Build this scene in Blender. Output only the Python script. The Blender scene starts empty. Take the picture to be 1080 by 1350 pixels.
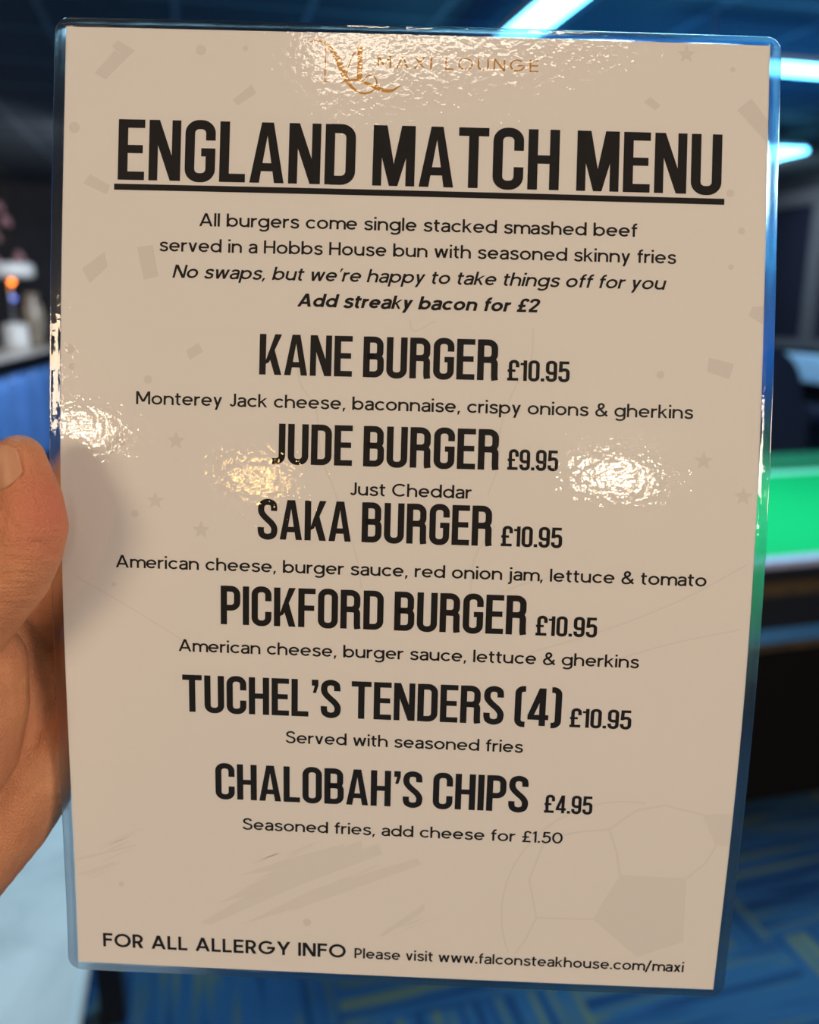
import bpy, bmesh, math, random
import numpy as np
from mathutils import Matrix, Vector
random.seed(4)
scn = bpy.context.scene
col = scn.collection

# ------------------------------------------------------------------ camera, exposure, world
F = 1082.0                       # focal length in pixels of the 1080 x 1350 frame
PITCH = math.radians(14.3)
YAW = math.radians(14.3)         # how far the room is turned against the view
CAMZ = 1.5
cam_data = bpy.data.cameras.new('camera')
cam = bpy.data.objects.new('camera', cam_data)
col.objects.link(cam)
cam.location = (0, 0, CAMZ)
cam.rotation_euler = (math.pi/2 - PITCH, 0, 0)
cam_data.sensor_fit = 'HORIZONTAL'
cam_data.sensor_width = 36
cam_data.lens = 36*F/1080
cam_data.clip_start = 0.02
cam_data.dof.use_dof = True
cam_data.dof.focus_distance = 0.249
cam_data.dof.aperture_fstop = 9.4
cam_data.dof.aperture_blades = 0
scn.camera = cam
scn.view_settings.view_transform = 'Standard'
scn.view_settings.look = 'None'
scn.view_settings.gamma = 1
scn.view_settings.exposure = 0.0
scn.view_settings.use_curve_mapping = False
scn.cycles.use_denoising = True
scn.cycles.max_bounces = 10
scn.cycles.transparent_max_bounces = 16
scn.cycles.sample_clamp_indirect = 4.0
world = bpy.data.worlds.new('world')
scn.world = world
world.use_nodes = True
world.node_tree.nodes['Background'].inputs[0].default_value = (0.5, 0.6, 0.8, 1)
world.node_tree.nodes['Background'].inputs[1].default_value = 0.0

AX = Vector((math.cos(YAW), math.sin(YAW), 0))
BX = Vector((-math.sin(YAW), math.cos(YAW), 0))
def rw(a, b, z=0.0):
    """room coordinates (a across, b deep, z up) -> world"""
    return AX*a + BX*b + Vector((0, 0, z))

def area(name, loc, target, size, size_y, power, color):
    d = bpy.data.lights.new(name, 'AREA')
    d.shape = 'RECTANGLE'; d.size = size; d.size_y = size_y
    d.energy = power; d.color = color
    o = bpy.data.objects.new(name, d); col.objects.link(o)
    o.location = loc
    o.rotation_euler = (Vector(target) - Vector(loc)).to_track_quat('-Z', 'Y').to_euler()
    return o

# unseen area lights: warm key, cool LED light over the games area, added fills
area('warm_key_light', rw(-3.1, -1.95, 2.66), (0, 0.3, 1.40), 1.3, 0.9, 80, (1.0, 0.76, 0.53))
area('warm_fill', rw(2.43, -3.3, 2.2), (0, 0.3, 1.35), 1.2, 0.9, 86, (1.0, 0.79, 0.65))  # fill added from the right, evens the menu and lightens the thumb's shadow
area('blue_ceiling_wash', rw(3.0, 4.2, 1.75), rw(2.8, 4.0, 2.8), 3.2, 3.0, 32, (0.0, 0.24, 1.0))  # unseen uplight added to tint the ceiling blue
area('cool_table_fill', rw(1.7, 2.3, 2.45), rw(1.7, 2.4, 0.8), 0.9, 0.3, 44, (0.55, 0.95, 1.0))  # unseen, added above the pool table to brighten its cloth
area('cool_floor_light', rw(0.2, 1.7, 2.72), rw(0.2, 1.5, 0), 1.6, 0.6, 23, (0.32, 0.70, 1.0))
area('bar_fill', rw(-0.4, 7.4, 2.72), rw(-1.6, 8.0, 0.7), 0.8, 2.0, 110, (0.75, 0.86, 1.0))  # unseen fill added for the bar side of the room
area('bench_fill', rw(5.2, 7.2, 2.72), rw(6.2, 7.3, 0.8), 0.6, 0.6, 45, (0.6, 0.85, 1.0))  # unseen fill added to brighten the bench's back pad

# ------------------------------------------------------------------ node helpers
def new_mat(name):
    m = bpy.data.materials.new(name); m.use_nodes = True
    return m, m.node_tree, m.node_tree.nodes['Principled BSDF']
def simple(name, color, rough=0.5, metal=0.0, spec=0.5, coat=0.0, emit=None, strength=0.0, noise=0.0, nscale=20.0, bump=0.0, bscale=80.0):
    m, nt, p = new_mat(name)
    p.inputs['Base Color'].default_value = (*color, 1)
    p.inputs['Roughness'].default_value = rough
    p.inputs['Metallic'].default_value = metal
    p.inputs['Specular IOR Level'].default_value = spec
    p.inputs['Coat Weight'].default_value = coat
    tc = nt.nodes.new('ShaderNodeTexCoord')
    if noise:
        n = nt.nodes.new('ShaderNodeTexNoise'); n.inputs['Scale'].default_value = nscale; n.inputs['Detail'].default_value = 4
        r = nt.nodes.new('ShaderNodeValToRGB')
        r.color_ramp.elements[0].position = 0.3; r.color_ramp.elements[1].position = 0.7
        r.color_ramp.elements[0].color = (*[c*(1-noise) for c in color], 1)
        r.color_ramp.elements[1].color = (*[min(1, c*(1+noise)) for c in color], 1)
        nt.links.new(tc.outputs['Object'], n.inputs['Vector']); nt.links.new(n.outputs['Fac'], r.inputs['Fac'])
        nt.links.new(r.outputs['Color'], p.inputs['Base Color'])
    if bump:
        n = nt.nodes.new('ShaderNodeTexNoise'); n.inputs['Scale'].default_value = bscale
        b = nt.nodes.new('ShaderNodeBump'); b.inputs['Strength'].default_value = bump; b.inputs['Distance'].default_value = 0.01
        nt.links.new(tc.outputs['Object'], n.inputs['Vector']); nt.links.new(n.outputs['Fac'], b.inputs['Height'])
        nt.links.new(b.outputs['Normal'], p.inputs['Normal'])
    if emit:
        p.inputs['Emission Color'].default_value = (*emit, 1)
        p.inputs['Emission Strength'].default_value = strength
    return m

M = {}
M['black'] = simple('black_lacquer', (0.012, 0.012, 0.014), 0.35)
M['cabinet'] = simple('matt_black_cabinet', (0.004, 0.004, 0.004), 0.8, spec=0.15)
M['wall_dark'] = simple('dark_wall_paint', (0.03, 0.028, 0.035), 0.8, noise=0.2, nscale=3)
M['frame'] = simple('grey_frame_paint', (0.10, 0.09, 0.10), 0.5)
M['window_glass'] = simple('night_window_glass', (0.02, 0.02, 0.035), 0.08)
M['blue_panel'] = simple('blue_leatherette', (0.10, 0.25, 0.62), 0.45, noise=0.08, nscale=8)
M['counter'] = simple('pale_counter_stone', (0.55, 0.50, 0.45), 0.3, noise=0.15, nscale=30)
M['white_plastic'] = simple('white_enamel', (0.85, 0.82, 0.78), 0.35)
M['steel'] = simple('brushed_steel', (0.55, 0.55, 0.57), 0.3, metal=1.0)
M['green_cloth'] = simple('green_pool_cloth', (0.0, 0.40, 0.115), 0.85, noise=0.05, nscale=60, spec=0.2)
M['shaded_cloth'] = simple('shaded_green_cloth', (0.02, 0.17, 0.085), 0.85, noise=0.08, nscale=60, spec=0.2)  # green cloth darkened to paint the shade on the far rail and cushion
M['turquoise'] = simple('lit_cloth_line', (0.30, 0.85, 0.62), 0.6)  # painted light: the bright line on the cloth, laid as a strip
M['rail'] = simple('grey_rail_laminate', (0.42, 0.45, 0.62), 0.3)
M['brown_wood'] = simple('dark_brown_wood', (0.07, 0.045, 0.012), 0.5, noise=0.3, nscale=12)
M['blue_trim'] = simple('blue_painted_trim', (0.05, 0.20, 0.45), 0.4, noise=0.2, nscale=7)
M['navy_fabric'] = simple('navy_upholstery', (0.006, 0.010, 0.035), 0.9, noise=0.2, nscale=30)
M['pale_pad'] = simple('pale_blue_vinyl', (0.45, 0.68, 0.95), 0.5)
M['pink'] = simple('pink_petals', (0.55, 0.28, 0.30), 0.7)
M['stem'] = simple('brown_stem', (0.05, 0.04, 0.02), 0.8)
M['amber_bulb'] = simple('amber_bulb', (1, 0.4, 0.1), 0.4, emit=(1.0, 0.22, 0.02), strength=9)
M['blue_glint'] = simple('blue_glint', (0.2, 0.3, 1), 0.4, emit=(0.15, 0.25, 1.0), strength=1.6)  # glow that paints a blue reflection on the lamp's stem
M['glass_brown'] = simple('smoky_vase_glaze', (0.34, 0.28, 0.21), 0.25, noise=0.4, nscale=16)
M['led'] = simple('cool_led_tube', (0.8, 0.9, 1), 0.4, emit=(0.12, 0.62, 1.0), strength=11)
M['led_body'] = simple('led_housing', (0.6, 0.62, 0.65), 0.4)
M['warm_led'] = simple('warm_led_diffuser', (1, 0.95, 0.85), 0.4, emit=(1.0, 0.88, 0.72), strength=19)
M['warm_globe'] = simple('warm_white_globe', (1, 0.95, 0.85), 0.4, emit=(1.0, 0.88, 0.66), strength=62)
M['amber_globe'] = simple('amber_globe', (1, 0.6, 0.2), 0.4, emit=(1.0, 0.60, 0.17), strength=50)

def carpet_material():
    m, nt, p = new_mat('patterned_carpet')
    N = nt.nodes.new; L = nt.links.new
    tc = N('ShaderNodeTexCoord')
    def streak(sx, sy, seed):
        mp = N('ShaderNodeMapping'); mp.inputs['Scale'].default_value = (sx, sy, 1); mp.inputs['Location'].default_value = (seed, seed*2, 0)
        n = N('ShaderNodeTexNoise'); n.inputs['Scale'].default_value = 1; n.inputs['Detail'].default_value = 1.5
        L(tc.outputs['Object'], mp.inputs['Vector']); L(mp.outputs['Vector'], n.inputs['Vector'])
        return n.outputs['Fac']
    a = streak(1.7, 34, 3.1); b = streak(34, 1.7, 7.7)
    ck = N('ShaderNodeTexChecker'); ck.inputs['Scale'].default_value = 1.9
    ck.inputs[1].default_value = (0, 0, 0, 1); ck.inputs[2].default_value = (1, 1, 1, 1)
    mp = N('ShaderNodeMapping'); mp.inputs['Location'].default_value = (0.31, 0.17, 0.11); mp.inputs['Scale'].default_value = (1, 1, 0)
    L(tc.outputs['Object'], mp.inputs['Vector']); L(mp.outputs['Vector'], ck.inputs['Vector'])
    mx = N('ShaderNodeMix'); mx.data_type = 'FLOAT'
    L(ck.outputs['Fac'], mx.inputs[0]); L(a, mx.inputs[2]); L(b, mx.inputs[3])
    r = N('ShaderNodeValToRGB'); e = r.color_ramp.elements
    e[0].position = 0.40; e[0].color = (0.014, 0.05, 0.14, 1)
    e[1].position = 0.47; e[1].color = (0.028, 0.10, 0.24, 1)
    x = e.new(0.55); x.color = (0.03, 0.10, 0.21, 1)
    x = e.new(0.585); x.color = (0.075, 0.12, 0.13, 1)
    x = e.new(0.70); x.color = (0.13, 0.165, 0.12, 1)
    L(mx.outputs[0], r.inputs['Fac'])
    n2 = N('ShaderNodeTexNoise'); n2.inputs['Scale'].default_value = 160; n2.inputs['Detail'].default_value = 2
    L(tc.outputs['Object'], n2.inputs['Vector'])
    bm_ = N('ShaderNodeBump'); bm_.inputs['Strength'].default_value = 0.4; bm_.inputs['Distance'].default_value = 0.004
    L(n2.outputs['Fac'], bm_.inputs['Height']); L(bm_.outputs['Normal'], p.inputs['Normal'])
    L(r.outputs['Color'], p.inputs['Base Color'])
    p.inputs['Roughness'].default_value = 0.95; p.inputs['Specular IOR Level'].default_value = 0.1
    return m
M['carpet'] = carpet_material()

def ceiling_material():
    m, nt, p = new_mat('suspended_ceiling_tiles')
    N = nt.nodes.new; L = nt.links.new
    tc = N('ShaderNodeTexCoord')
    br = N('ShaderNodeTexBrick'); br.offset = 0
    br.inputs['Scale'].default_value = 1; br.inputs['Brick Width'].default_value = 0.6; br.inputs['Row Height'].default_value = 0.6
    br.inputs['Mortar Size'].default_value = 0.014; br.inputs['Mortar Smooth'].default_value = 0.0
    br.inputs['Color1'].default_value = (0.075, 0.085, 0.095, 1); br.inputs['Color2'].default_value = (0.085, 0.095, 0.105, 1)
    br.inputs['Mortar'].default_value = (0.22, 0.24, 0.25, 1)
    L(tc.outputs['Object'], br.inputs['Vector']); L(br.outputs['Color'], p.inputs['Base Color'])
    p.inputs['Roughness'].default_value = 0.8
    return m
M['ceiling'] = ceiling_material()

def table_material():
    m, nt, p = new_mat('pale_marbled_tabletop')
    N = nt.nodes.new; L = nt.links.new
    tc = N('ShaderNodeTexCoord'); n = N('ShaderNodeTexNoise'); n.inputs['Scale'].default_value = 9; n.inputs['Detail'].default_value = 5
    n.inputs['Distortion'].default_value = 0.6
    r = N('ShaderNodeValToRGB'); r.color_ramp.elements[0].position = 0.35; r.color_ramp.elements[1].position = 0.66
    r.color_ramp.elements[0].color = (0.62, 0.64, 0.66, 1); r.color_ramp.elements[1].color = (0.80, 0.82, 0.84, 1)
    L(tc.outputs['Object'], n.inputs['Vector']); L(n.outputs['Fac'], r.inputs['Fac']); L(r.outputs['Color'], p.inputs['Base Color'])
    p.inputs['Roughness'].default_value = 0.35
    return m
M['tabletop'] = table_material()

# ------------------------------------------------------------------ mesh helpers
def link_mesh(name, bm, mat, parent=None, smooth=False, mats=None):
    me = bpy.data.meshes.new(name)
    bmesh.ops.recalc_face_normals(bm, faces=bm.faces)
    bm.to_mesh(me); bm.free()
    for mm in (mats or [mat]): me.materials.append(mm)
    if smooth: me.polygons.foreach_set('use_smooth', [True]*len(me.polygons))
    o = bpy.data.objects.new(name, me); col.objects.link(o)
    if parent: o.parent = parent
    return o
def box(bm, x0, x1, y0, y1, z0, z1, bev=0.0, seg=2):
    r = bmesh.ops.create_cube(bm, size=1)
    for v in r['verts']:
        v.co = ((x0+x1)/2 + v.co.x*(x1-x0), (y0+y1)/2 + v.co.y*(y1-y0), (z0+z1)/2 + v.co.z*(z1-z0))
    if bev:
        es = list({e for v in r['verts'] for e in v.link_edges})
        bmesh.ops.bevel(bm, geom=es, offset=bev, segments=seg, profile=0.5, affect='EDGES')
def lathe(bm, prof, n=40, cx=0, cy=0):
    rings = []
    for r, z in prof:
        rings.append([bm.verts.new((cx + max(r, 1e-5)*math.cos(2*math.pi*i/n), cy + max(r, 1e-5)*math.sin(2*math.pi*i/n), z)) for i in range(n)])
    for a, b in zip(rings, rings[1:]):
        for i in range(n):
            bm.faces.new((a[i], a[(i+1) % n], b[(i+1) % n], b[i]))
    bm.faces.new(rings[0][::-1]); bm.faces.new(rings[-1])
def tube(bm, pts, rad, n=10):
    rings = []
    pts = [Vector(p) for p in pts]
    for i, p in enumerate(pts):
        d = (pts[min(i+1, len(pts)-1)] - pts[max(i-1, 0)]).normalized()
        up = Vector((0, 0, 1)) if abs(d.z) < 0.9 else Vector((1, 0, 0))
        s = d.cross(up).normalized(); t = d.cross(s)
        r = rad[i] if isinstance(rad, (list, tuple)) else rad
        rings.append([bm.verts.new(p + s*r*math.cos(2*math.pi*k/n) + t*r*math.sin(2*math.pi*k/n)) for k in range(n)])
    for a, b in zip(rings, rings[1:]):
        for k in range(n): bm.faces.new((a[k], a[(k+1) % n], b[(k+1) % n], b[k]))
    bm.faces.new(rings[0][::-1]); bm.faces.new(rings[-1])
def tag(o, label, cat, group=None):
    o['label'] = label; o['category'] = cat
    if group: o['group'] = group
    return o
def thing(name, label, cat, a, b, z=0.0, group=None, rot=YAW):
    o = bpy.data.objects.new(name, None); col.objects.link(o)
    o.empty_display_size = 0.05
    o.location = rw(a, b, z); o.rotation_euler = (0, 0, rot)
    return tag(o, label, cat, group)
def part(name, fn, mat, parent, smooth=False, label=None):
    bm = bmesh.new(); fn(bm)
    o = link_mesh(name, bm, mat, parent, smooth)
    if label: o['label'] = label
    return o
def structure(name, fn, mat, parent=None):
    bm = bmesh.new(); fn(bm)
    o = link_mesh(name, bm, mat, parent)
    o['kind'] = 'structure'
    if not parent: o.rotation_euler = (0, 0, YAW)
    return o

# ------------------------------------------------------------------ the room
A0, A1, B0, B1, H = -4.2, 6.4, -6.8, 10.6, 2.8
structure('floor', lambda bm: box(bm, A0, A1, B0, B1, -0.1, 0), M['carpet'])
structure('ceiling', lambda bm: box(bm, A0, A1, B0, B1, H, H+0.1), M['ceiling'])
structure('wall_left', lambda bm: box(bm, A0-0.1, A0, B0, B1, 0, H), M['wall_dark'])
structure('wall_right', lambda bm: box(bm, A1, A1+0.1, B0, B1, 0, H), M['wall_dark'])
structure('wall_far', lambda bm: box(bm, A0, A1, B1, B1+0.1, 0, H), M['wall_dark'])
structure('wall_behind', lambda bm: box(bm, A0, A1, B0-0.1, B0, 0, H), M['wall_dark'])
# dark window in the right wall: frame, post, sill
WB0, WB1 = 4.9, 9.6
win = structure('window_1', lambda bm: box(bm, A1-0.03, A1-0.005, WB0, WB1, 1.10, 2.50), M['window_glass'])
def wframe(bm):
    box(bm, A1-0.09, A1-0.005, WB0-0.1, WB1+0.1, 2.50, 2.66, 0.008)
    box(bm, A1-0.12, A1-0.005, WB0-0.1, WB1+0.1, 1.02, 1.12, 0.008)
    box(bm, A1-0.09, A1-0.005, WB0-0.1, WB0, 1.12, 2.50, 0.008)
    box(bm, A1-0.09, A1-0.005, WB1, WB1+0.1, 1.12, 2.50, 0.008)
structure('window_frame', wframe, M['frame'], win)
structure('window_post', lambda bm: box(bm, A1-0.09, A1-0.005, 7.55, 7.75, 1.12, 2.50, 0.008), M['frame'], win)

# ------------------------------------------------------------------ games area
pt = thing('pool_table', 'pool table with bright green cloth and dark cabinet right of the menu', 'pool table', 1.75, 2.4)
def sub(a0, a1, b0, b1): return a0-1.75, a1-1.75, b0-2.4, b1-2.4
PA0, PA1, PB0, PB1 = 0.55, 3.0, 1.73, 3.10
part('table_bed', lambda bm: box(bm, *sub(PA0+.1, PA1-.1, PB0+.1, PB1-.1), 0.74, 0.815), M['green_cloth'], pt)
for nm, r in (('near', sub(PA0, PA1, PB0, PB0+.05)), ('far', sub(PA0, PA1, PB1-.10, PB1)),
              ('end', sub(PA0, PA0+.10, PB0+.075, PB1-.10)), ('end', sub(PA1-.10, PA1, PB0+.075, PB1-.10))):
    part('rail', lambda bm: box(bm, *r, 0.828, 0.85, 0.006), M['rail'] if nm != 'far' else M['shaded_cloth'], pt)
def cush(b0, b1, lo):
    def f(bm):
        box(bm, PA0+.1-1.75, PA1-.1-1.75, b0-2.4, b1-2.4, 0.80, 0.846, 0.006)
    return f
part('cushion', cush(PB0+.048, PB0+.12, 0), M['green_cloth'], pt)
part('cushion', cush(PB1-.21, PB1-.095, 0), M['shaded_cloth'], pt)
part('cloth_light_line', lambda bm: box(bm, *sub(PA0+.15, PA1-.15, PB1-.275, PB1-.208), 0.8151, 0.8165), M['turquoise'], pt, label='pale turquoise strip painted as light on the cloth along the far cushion')
for a in (PA0+.08, PA1-.13):
    part('cushion', lambda bm: box(bm, a-1.75, a+.05-1.75, PB0+.12-2.4, PB1-.21-2.4, 0.80, 0.846, 0.006), M['green_cloth'], pt)
def apron(bm):
    for r in ((PA0+.012, PA1-.012, PB0+.012, PB0+.06), (PA0+.012, PA1-.012, PB1-.06, PB1-.012), (PA0+.012, PA0+.06, PB0+.06, PB1-.06), (PA1-.06, PA1-.012, PB0+.06, PB1-.06)):
        box(bm, *sub(*r), 0.655, 0.829, 0.004)
part('apron', apron, M['black'], pt)
part('apron_panel', lambda bm: box(bm, *sub(PA0+.05, PA1-.05, PB0+.006, PB0+.02), 0.752, 0.790), M['brown_wood'], pt, label='dark brown inlay strip along the side')
part('cabinet', lambda bm: box(bm, *sub(PA0+.12, PA1-.12, PB0+.06, PB1-.12), 0.09, 0.66, 0.01), M['cabinet'], pt)
part('ball_return', lambda bm: box(bm, *sub(PA0+.10, PA1-.10, PB0+.025, PB0+.07), 0.606, 0.654, 0.004), M['blue_trim'], pt, label='blue strip along the lower side')
part('trim_strip', lambda bm: box(bm, *sub(PA0+.10, PA1-.10, PB0+.022, PB0+.07), 0.586, 0.605, 0.003), M['brown_wood'], pt)
for a in (PA0+.12, PA1-.26):
    for b in (PB0+.075, PB1-.26):
        part('leg', lambda bm: box(bm, *sub(a, a+.14, b, b+.14), 0.0, 0.10, 0.01), M['black'], pt)

# LED bars hung under the ceiling
def led_bar(name, label, a0, a1, b0, b1, z, cable=True, group='cool LED lights under the ceiling'):
    ca, cb = (a0+a1)/2, (b0+b1)/2
    t = thing(name, label, 'light', ca, cb, z, group)
    hx, hy = (a1-a0)/2, (b1-b0)/2
    part('diffuser', lambda bm: box(bm, -hx, hx, -hy, hy, 0, 0.03, 0.010, 3), M['led'], t)
    part('housing', lambda bm: box(bm, -hx*.98, hx*.98, -hy*.98, hy*.98, 0.0301, 0.06), M['led_body'], t)
    sx, sy = (hx*.8, 0) if hx > hy else (0, hy*.8)
    for s in (-1, 1):
        part('hanger', lambda bm: box(bm, s*sx-.004, s*sx+.004, s*sy-.004, s*sy+.004, 0.06, H-z), M['steel'], t)
    return t
led_bar('led_bar', 'bright white-blue LED bar above the top edge of the menu', 1.30, 1.435, 2.75, 4.6, 2.55)
led_bar('led_bar', 'bright cyan LED bar meeting the upper right edge of the menu', 2.2, 4.4, 3.71, 3.81, 2.57)
led_bar('square_ceiling_lamp', 'cyan LED panel with one tapering corner showing, lowest of the ceiling lights', 4.0, 4.65, 5.83, 6.5, 2.62)

# chair and bench on the right
ac = thing('armchair', 'dark navy armchair with rounded back behind the pool table', 'chair', 3.07, 4.25)
def rounded_slab(bm, w, z0, z1, y0, y1, r, n=10):
    pts = [(-w, z0), (w, z0)]
    for i in range(n+1):
        t = math.pi/2*i/n; pts.append((w-r+r*math.cos(t), z1-r+r*math.sin(t)))
    for i in range(n+1):
        t = math.pi/2 + math.pi/2*i/n; pts.append((-w+r+r*math.cos(t), z1-r+r*math.sin(t)))
    f = [bm.verts.new((x, y0, z)) for x, z in pts]; g = [bm.verts.new((x, y1, z)) for x, z in pts]
    bm.faces.new(f); bm.faces.new(g[::-1])
    for i in range(len(pts)): bm.faces.new((f[i], f[(i+1) % len(pts)], g[(i+1) % len(pts)], g[i]))
part('backrest', lambda bm: rounded_slab(bm, 0.40, 0.35, 1.26, -0.08, 0.06, 0.30), M['navy_fabric'], ac)
part('seat', lambda bm: box(bm, -0.38, 0.38, 0.06, 0.66, 0.24, 0.46, 0.05, 3), M['navy_fabric'], ac)
for s in (-1, 1):
    part('armrest', lambda bm: box(bm, s*0.44-.07, s*0.44+.07, -0.08, 0.62, 0.2, 0.92, 0.06, 4), M['navy_fabric'], ac)
for x in (-.34, .34):
    for y in (0, .56):
        part('leg', lambda bm: box(bm, x-.025, x+.025, y-.025, y+.025, 0, 0.25), M['black'], ac)
bn = thing('bench', 'pale blue padded bench back under the dark window', 'bench', 6.08, 6.9)
part('back_pad', lambda bm: box(bm, 0.10, 0.28, -2.2, 1.35, 0.68, 0.97, 0.03, 3), M['pale_pad'], bn)
part('seat', lambda bm: box(bm, -0.30, 0.20, -2.2, 1.35, 0.36, 0.48, 0.03, 3), M['navy_fabric'], bn)
part('plinth', lambda bm: box(bm, -0.22, 0.28, -2.15, 1.3, 0.0, 0.36), M['black'], bn)
part('back_board', lambda bm: box(bm, 0.22, 0.30, -2.2, 1.35, 0.36, 0.70), M['black'], bn)

# ------------------------------------------------------------------ bar on the left
bc = thing('bar_counter', 'bar counter with upright blue padded channels below a pale top', 'bar counter', -1.863, 7.226, rot=math.radians(9.7))
part('counter_top', lambda bm: box(bm, -0.42, 0.34, -2.7, 2.55, 1.03, 1.07, 0.01), M['counter'], bc)
part('carcass', lambda bm: box(bm, -0.36, 0.20, -2.65, 2.5, 0, 1.03), M['black'], bc)
def flutes(bm):
    y, w = -2.6, 0.54
    while y < 2.2:
        n = 14
        zs = [0.06, 0.10, 0.78, 0.84, 0.87, 0.88]
        k = [0.6, 1, 1, 0.85, 0.5, 0.1]
        rows = []
        for z, q in zip(zs, k):
            rows.append([bm.verts.new((0.20 + (0.11*q*math.sin(math.pi*i/n)**0.45 if 0 < i < n else 0), y + w*i/n, z)) for i in range(n+1)])
        for a, b in zip(rows, rows[1:]):
            for i in range(n): bm.faces.new((a[i], a[i+1], b[i+1], b[i]))
        bm.faces.new(rows[-1][::-1]); bm.faces.new(rows[0])
        y += w + 0.11
part('padded_front', flutes, M['blue_panel'], bc, smooth=False, label='blue channelled padding')

tl = thing('table_lamp', 'white table lamp with flat disc shade on the bar', 'lamp', -1.723, 8.97, 1.07)
part('shade', lambda bm: lathe(bm, [(0.0, .665), (.21, .665), (.235, .68), (.235, .78), (.20, .80), (0, .81)], 48), M['white_plastic'], tl, True)
part('stem', lambda bm: lathe(bm, [(.016, .2), (.016, .665)], 20), M['steel'], tl, True)
part('base', lambda bm: lathe(bm, [(.125, 0), (.13, .02), (.12, .22), (.05, .24), (.0, .24)], 40), M['white_plastic'], tl, True)
part('bulb', lambda bm: bmesh.ops.create_icosphere(bm, subdivisions=2, radius=.022, matrix=Matrix.Translation((.03, -.03, .625))), M['amber_bulb'], tl, True, 'small amber bulb under the shade')
part('stem_glint', lambda bm: bmesh.ops.create_icosphere(bm, subdivisions=2, radius=.022, matrix=Matrix.Translation((.03, -.03, .47))), M['blue_glint'], tl, True, 'small glowing ball for a blue reflection on the stem')
vs = thing('vase', 'mottled brown and cream vase on the bar beside the white lamp', 'vase', -1.583, 9.21, 1.07)
part('body', lambda bm: lathe(bm, [(.05, 0), (.08, .04), (.11, .16), (.12, .26), (.10, .38), (.06, .46), (.07, .52)], 40), M['glass_brown'], vs, True)
hg = thing('flower_garland', 'dim hanging strand of pink blossoms above the bar', 'garland', -1.74, 9.27, 2.8)
part('strand', lambda bm: (tube(bm, [(0, 0, 0), (.02, .0, -.3), (-.03, .03, -.62), (.06, .08, -.95)], .006), tube(bm, [(-.03, .03, -.62), (-.12, -.02, -.85)], .005)), M['stem'], hg)
for (x, y, z, s) in ((-.06, 0, -.34, 1), (-.02, .03, -.46, 1.1), (-.12, -.02, -.62, 1), (.06, .08, -.80, 1.1), (.09, .10, -.93, 1.15), (-.14, -.02, -.85, .9)):
    def bl(bm):
        for k in range(5):
            m = Matrix.Translation((x, y, z)) @ Matrix.Rotation(k*1.257, 4, 'Z') @ Matrix.Rotation(0.5, 4, 'Y') @ Matrix.Translation((0, 0, -.05*s)) @ Matrix.Diagonal((.022*s, .012*s, .06*s, 1))
            bmesh.ops.create_uvsphere(bm, u_segments=10, v_segments=8, radius=1, matrix=m)
    part('blossom', bl, M['pink'], hg, True)

# white table beside the hand
wt = thing('dining_table', 'pale marbled table with bright rounded edge under the hand', 'table', -0.62, 0.75)
part('tabletop', lambda bm: box(bm, -0.45, 0.452, -0.85, 0.95, 0.715, 0.75, 0.012, 4), M['tabletop'], wt, True)
for x in (-.36, .36):
    for y in (-.72, .82):
        part('leg', lambda bm: box(bm, x-.025, x+.025, y-.025, y+.025, 0, .715), M['black'], wt)

# ------------------------------------------------------------------ lamps behind the viewer
lp = thing('ceiling_light', 'warm ceiling light behind the viewer that glints on the menu top', 'light', -0.13, -0.96, H-.05)
part('diffuser', lambda bm: box(bm, -.36, .36, -.02, .03, 0, .03, .006), M['warm_led'], lp)
part('frame', lambda bm: box(bm, -.40, .40, -.05, .06, .0301, .05), M['led_body'], lp)
def pendant(label, pos, rx, rz, mat):
    a, b = Vector(pos).dot(AX), Vector(pos).dot(BX)
    t = thing('pendant_lamp', label, 'lamp', a, b, pos[2], 'pendant lamps behind the viewer')
    part('globe', lambda bm: bmesh.ops.create_uvsphere(bm, u_segments=32, v_segments=20, radius=1, matrix=Matrix.Diagonal((rx, rx, rz, 1))), mat, t, True)
    part('cap', lambda bm: lathe(bm, [(rx*.35, rz*.95), (rx*.3, rz+.03), (.01, rz+.05)], 24), M['steel'], t)
    part('cord', lambda bm: lathe(bm, [(.005, rz+.04), (.005, H-pos[2])], 8), M['black'], t)
pendant('amber globe pendant behind the viewer', (-1.27, -4.35, 2.12), 0.12, 0.07, M['amber_globe'])
pendant('warm white globe pendant behind the viewer, right of the amber one', (0.99, -4.40, 2.39), 0.19, 0.075, M['warm_globe'])
pendant('warm white globe pendant behind the viewer, left of the amber one', (-2.16, -3.85, 2.36), 0.13, 0.06, M['warm_globe'])

# ------------------------------------------------------------------ the laminated menu: a gently curled A4 sheet
SW, SH = 0.210, 0.297
CARD_POSE = dict(rot=(0.015416, 0.034196, 0.030011), off=(-0.0019915, 0.0065541, 0.2464505),
                 bend=(-0.2420153, 0.9289634, -0.1392072, -0.3991395), cup=0.0059201,
                 twist=(-0.0221013, 0.0147084, 0.0120254))
_tt = np.linspace(0, 1, 121)
_c = CARD_POSE['bend']
_th = _c[0]*_tt + _c[1]*_tt**2 + _c[2]*_tt**3 + _c[3]*_tt**4
def _cum(f): return np.concatenate([[0], np.cumsum((f[1:]+f[:-1])/2)])*SH/120
_Y, _Z = _cum(np.cos(_th)), _cum(np.sin(_th))
_end = _th[-1]
def _rot(a, b, c):
    ca, sa, cb, sb, cc, sc = math.cos(a), math.sin(a), math.cos(b), math.sin(b), math.cos(c), math.sin(c)
    return (np.array([[cc, -sc, 0], [sc, cc, 0], [0, 0, 1]]) @ np.array([[cb, 0, sb], [0, 1, 0], [-sb, 0, cb]])
            @ np.array([[1, 0, 0], [0, ca, -sa], [0, sa, ca]]))
_R = _rot(*CARD_POSE['rot'])
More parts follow.
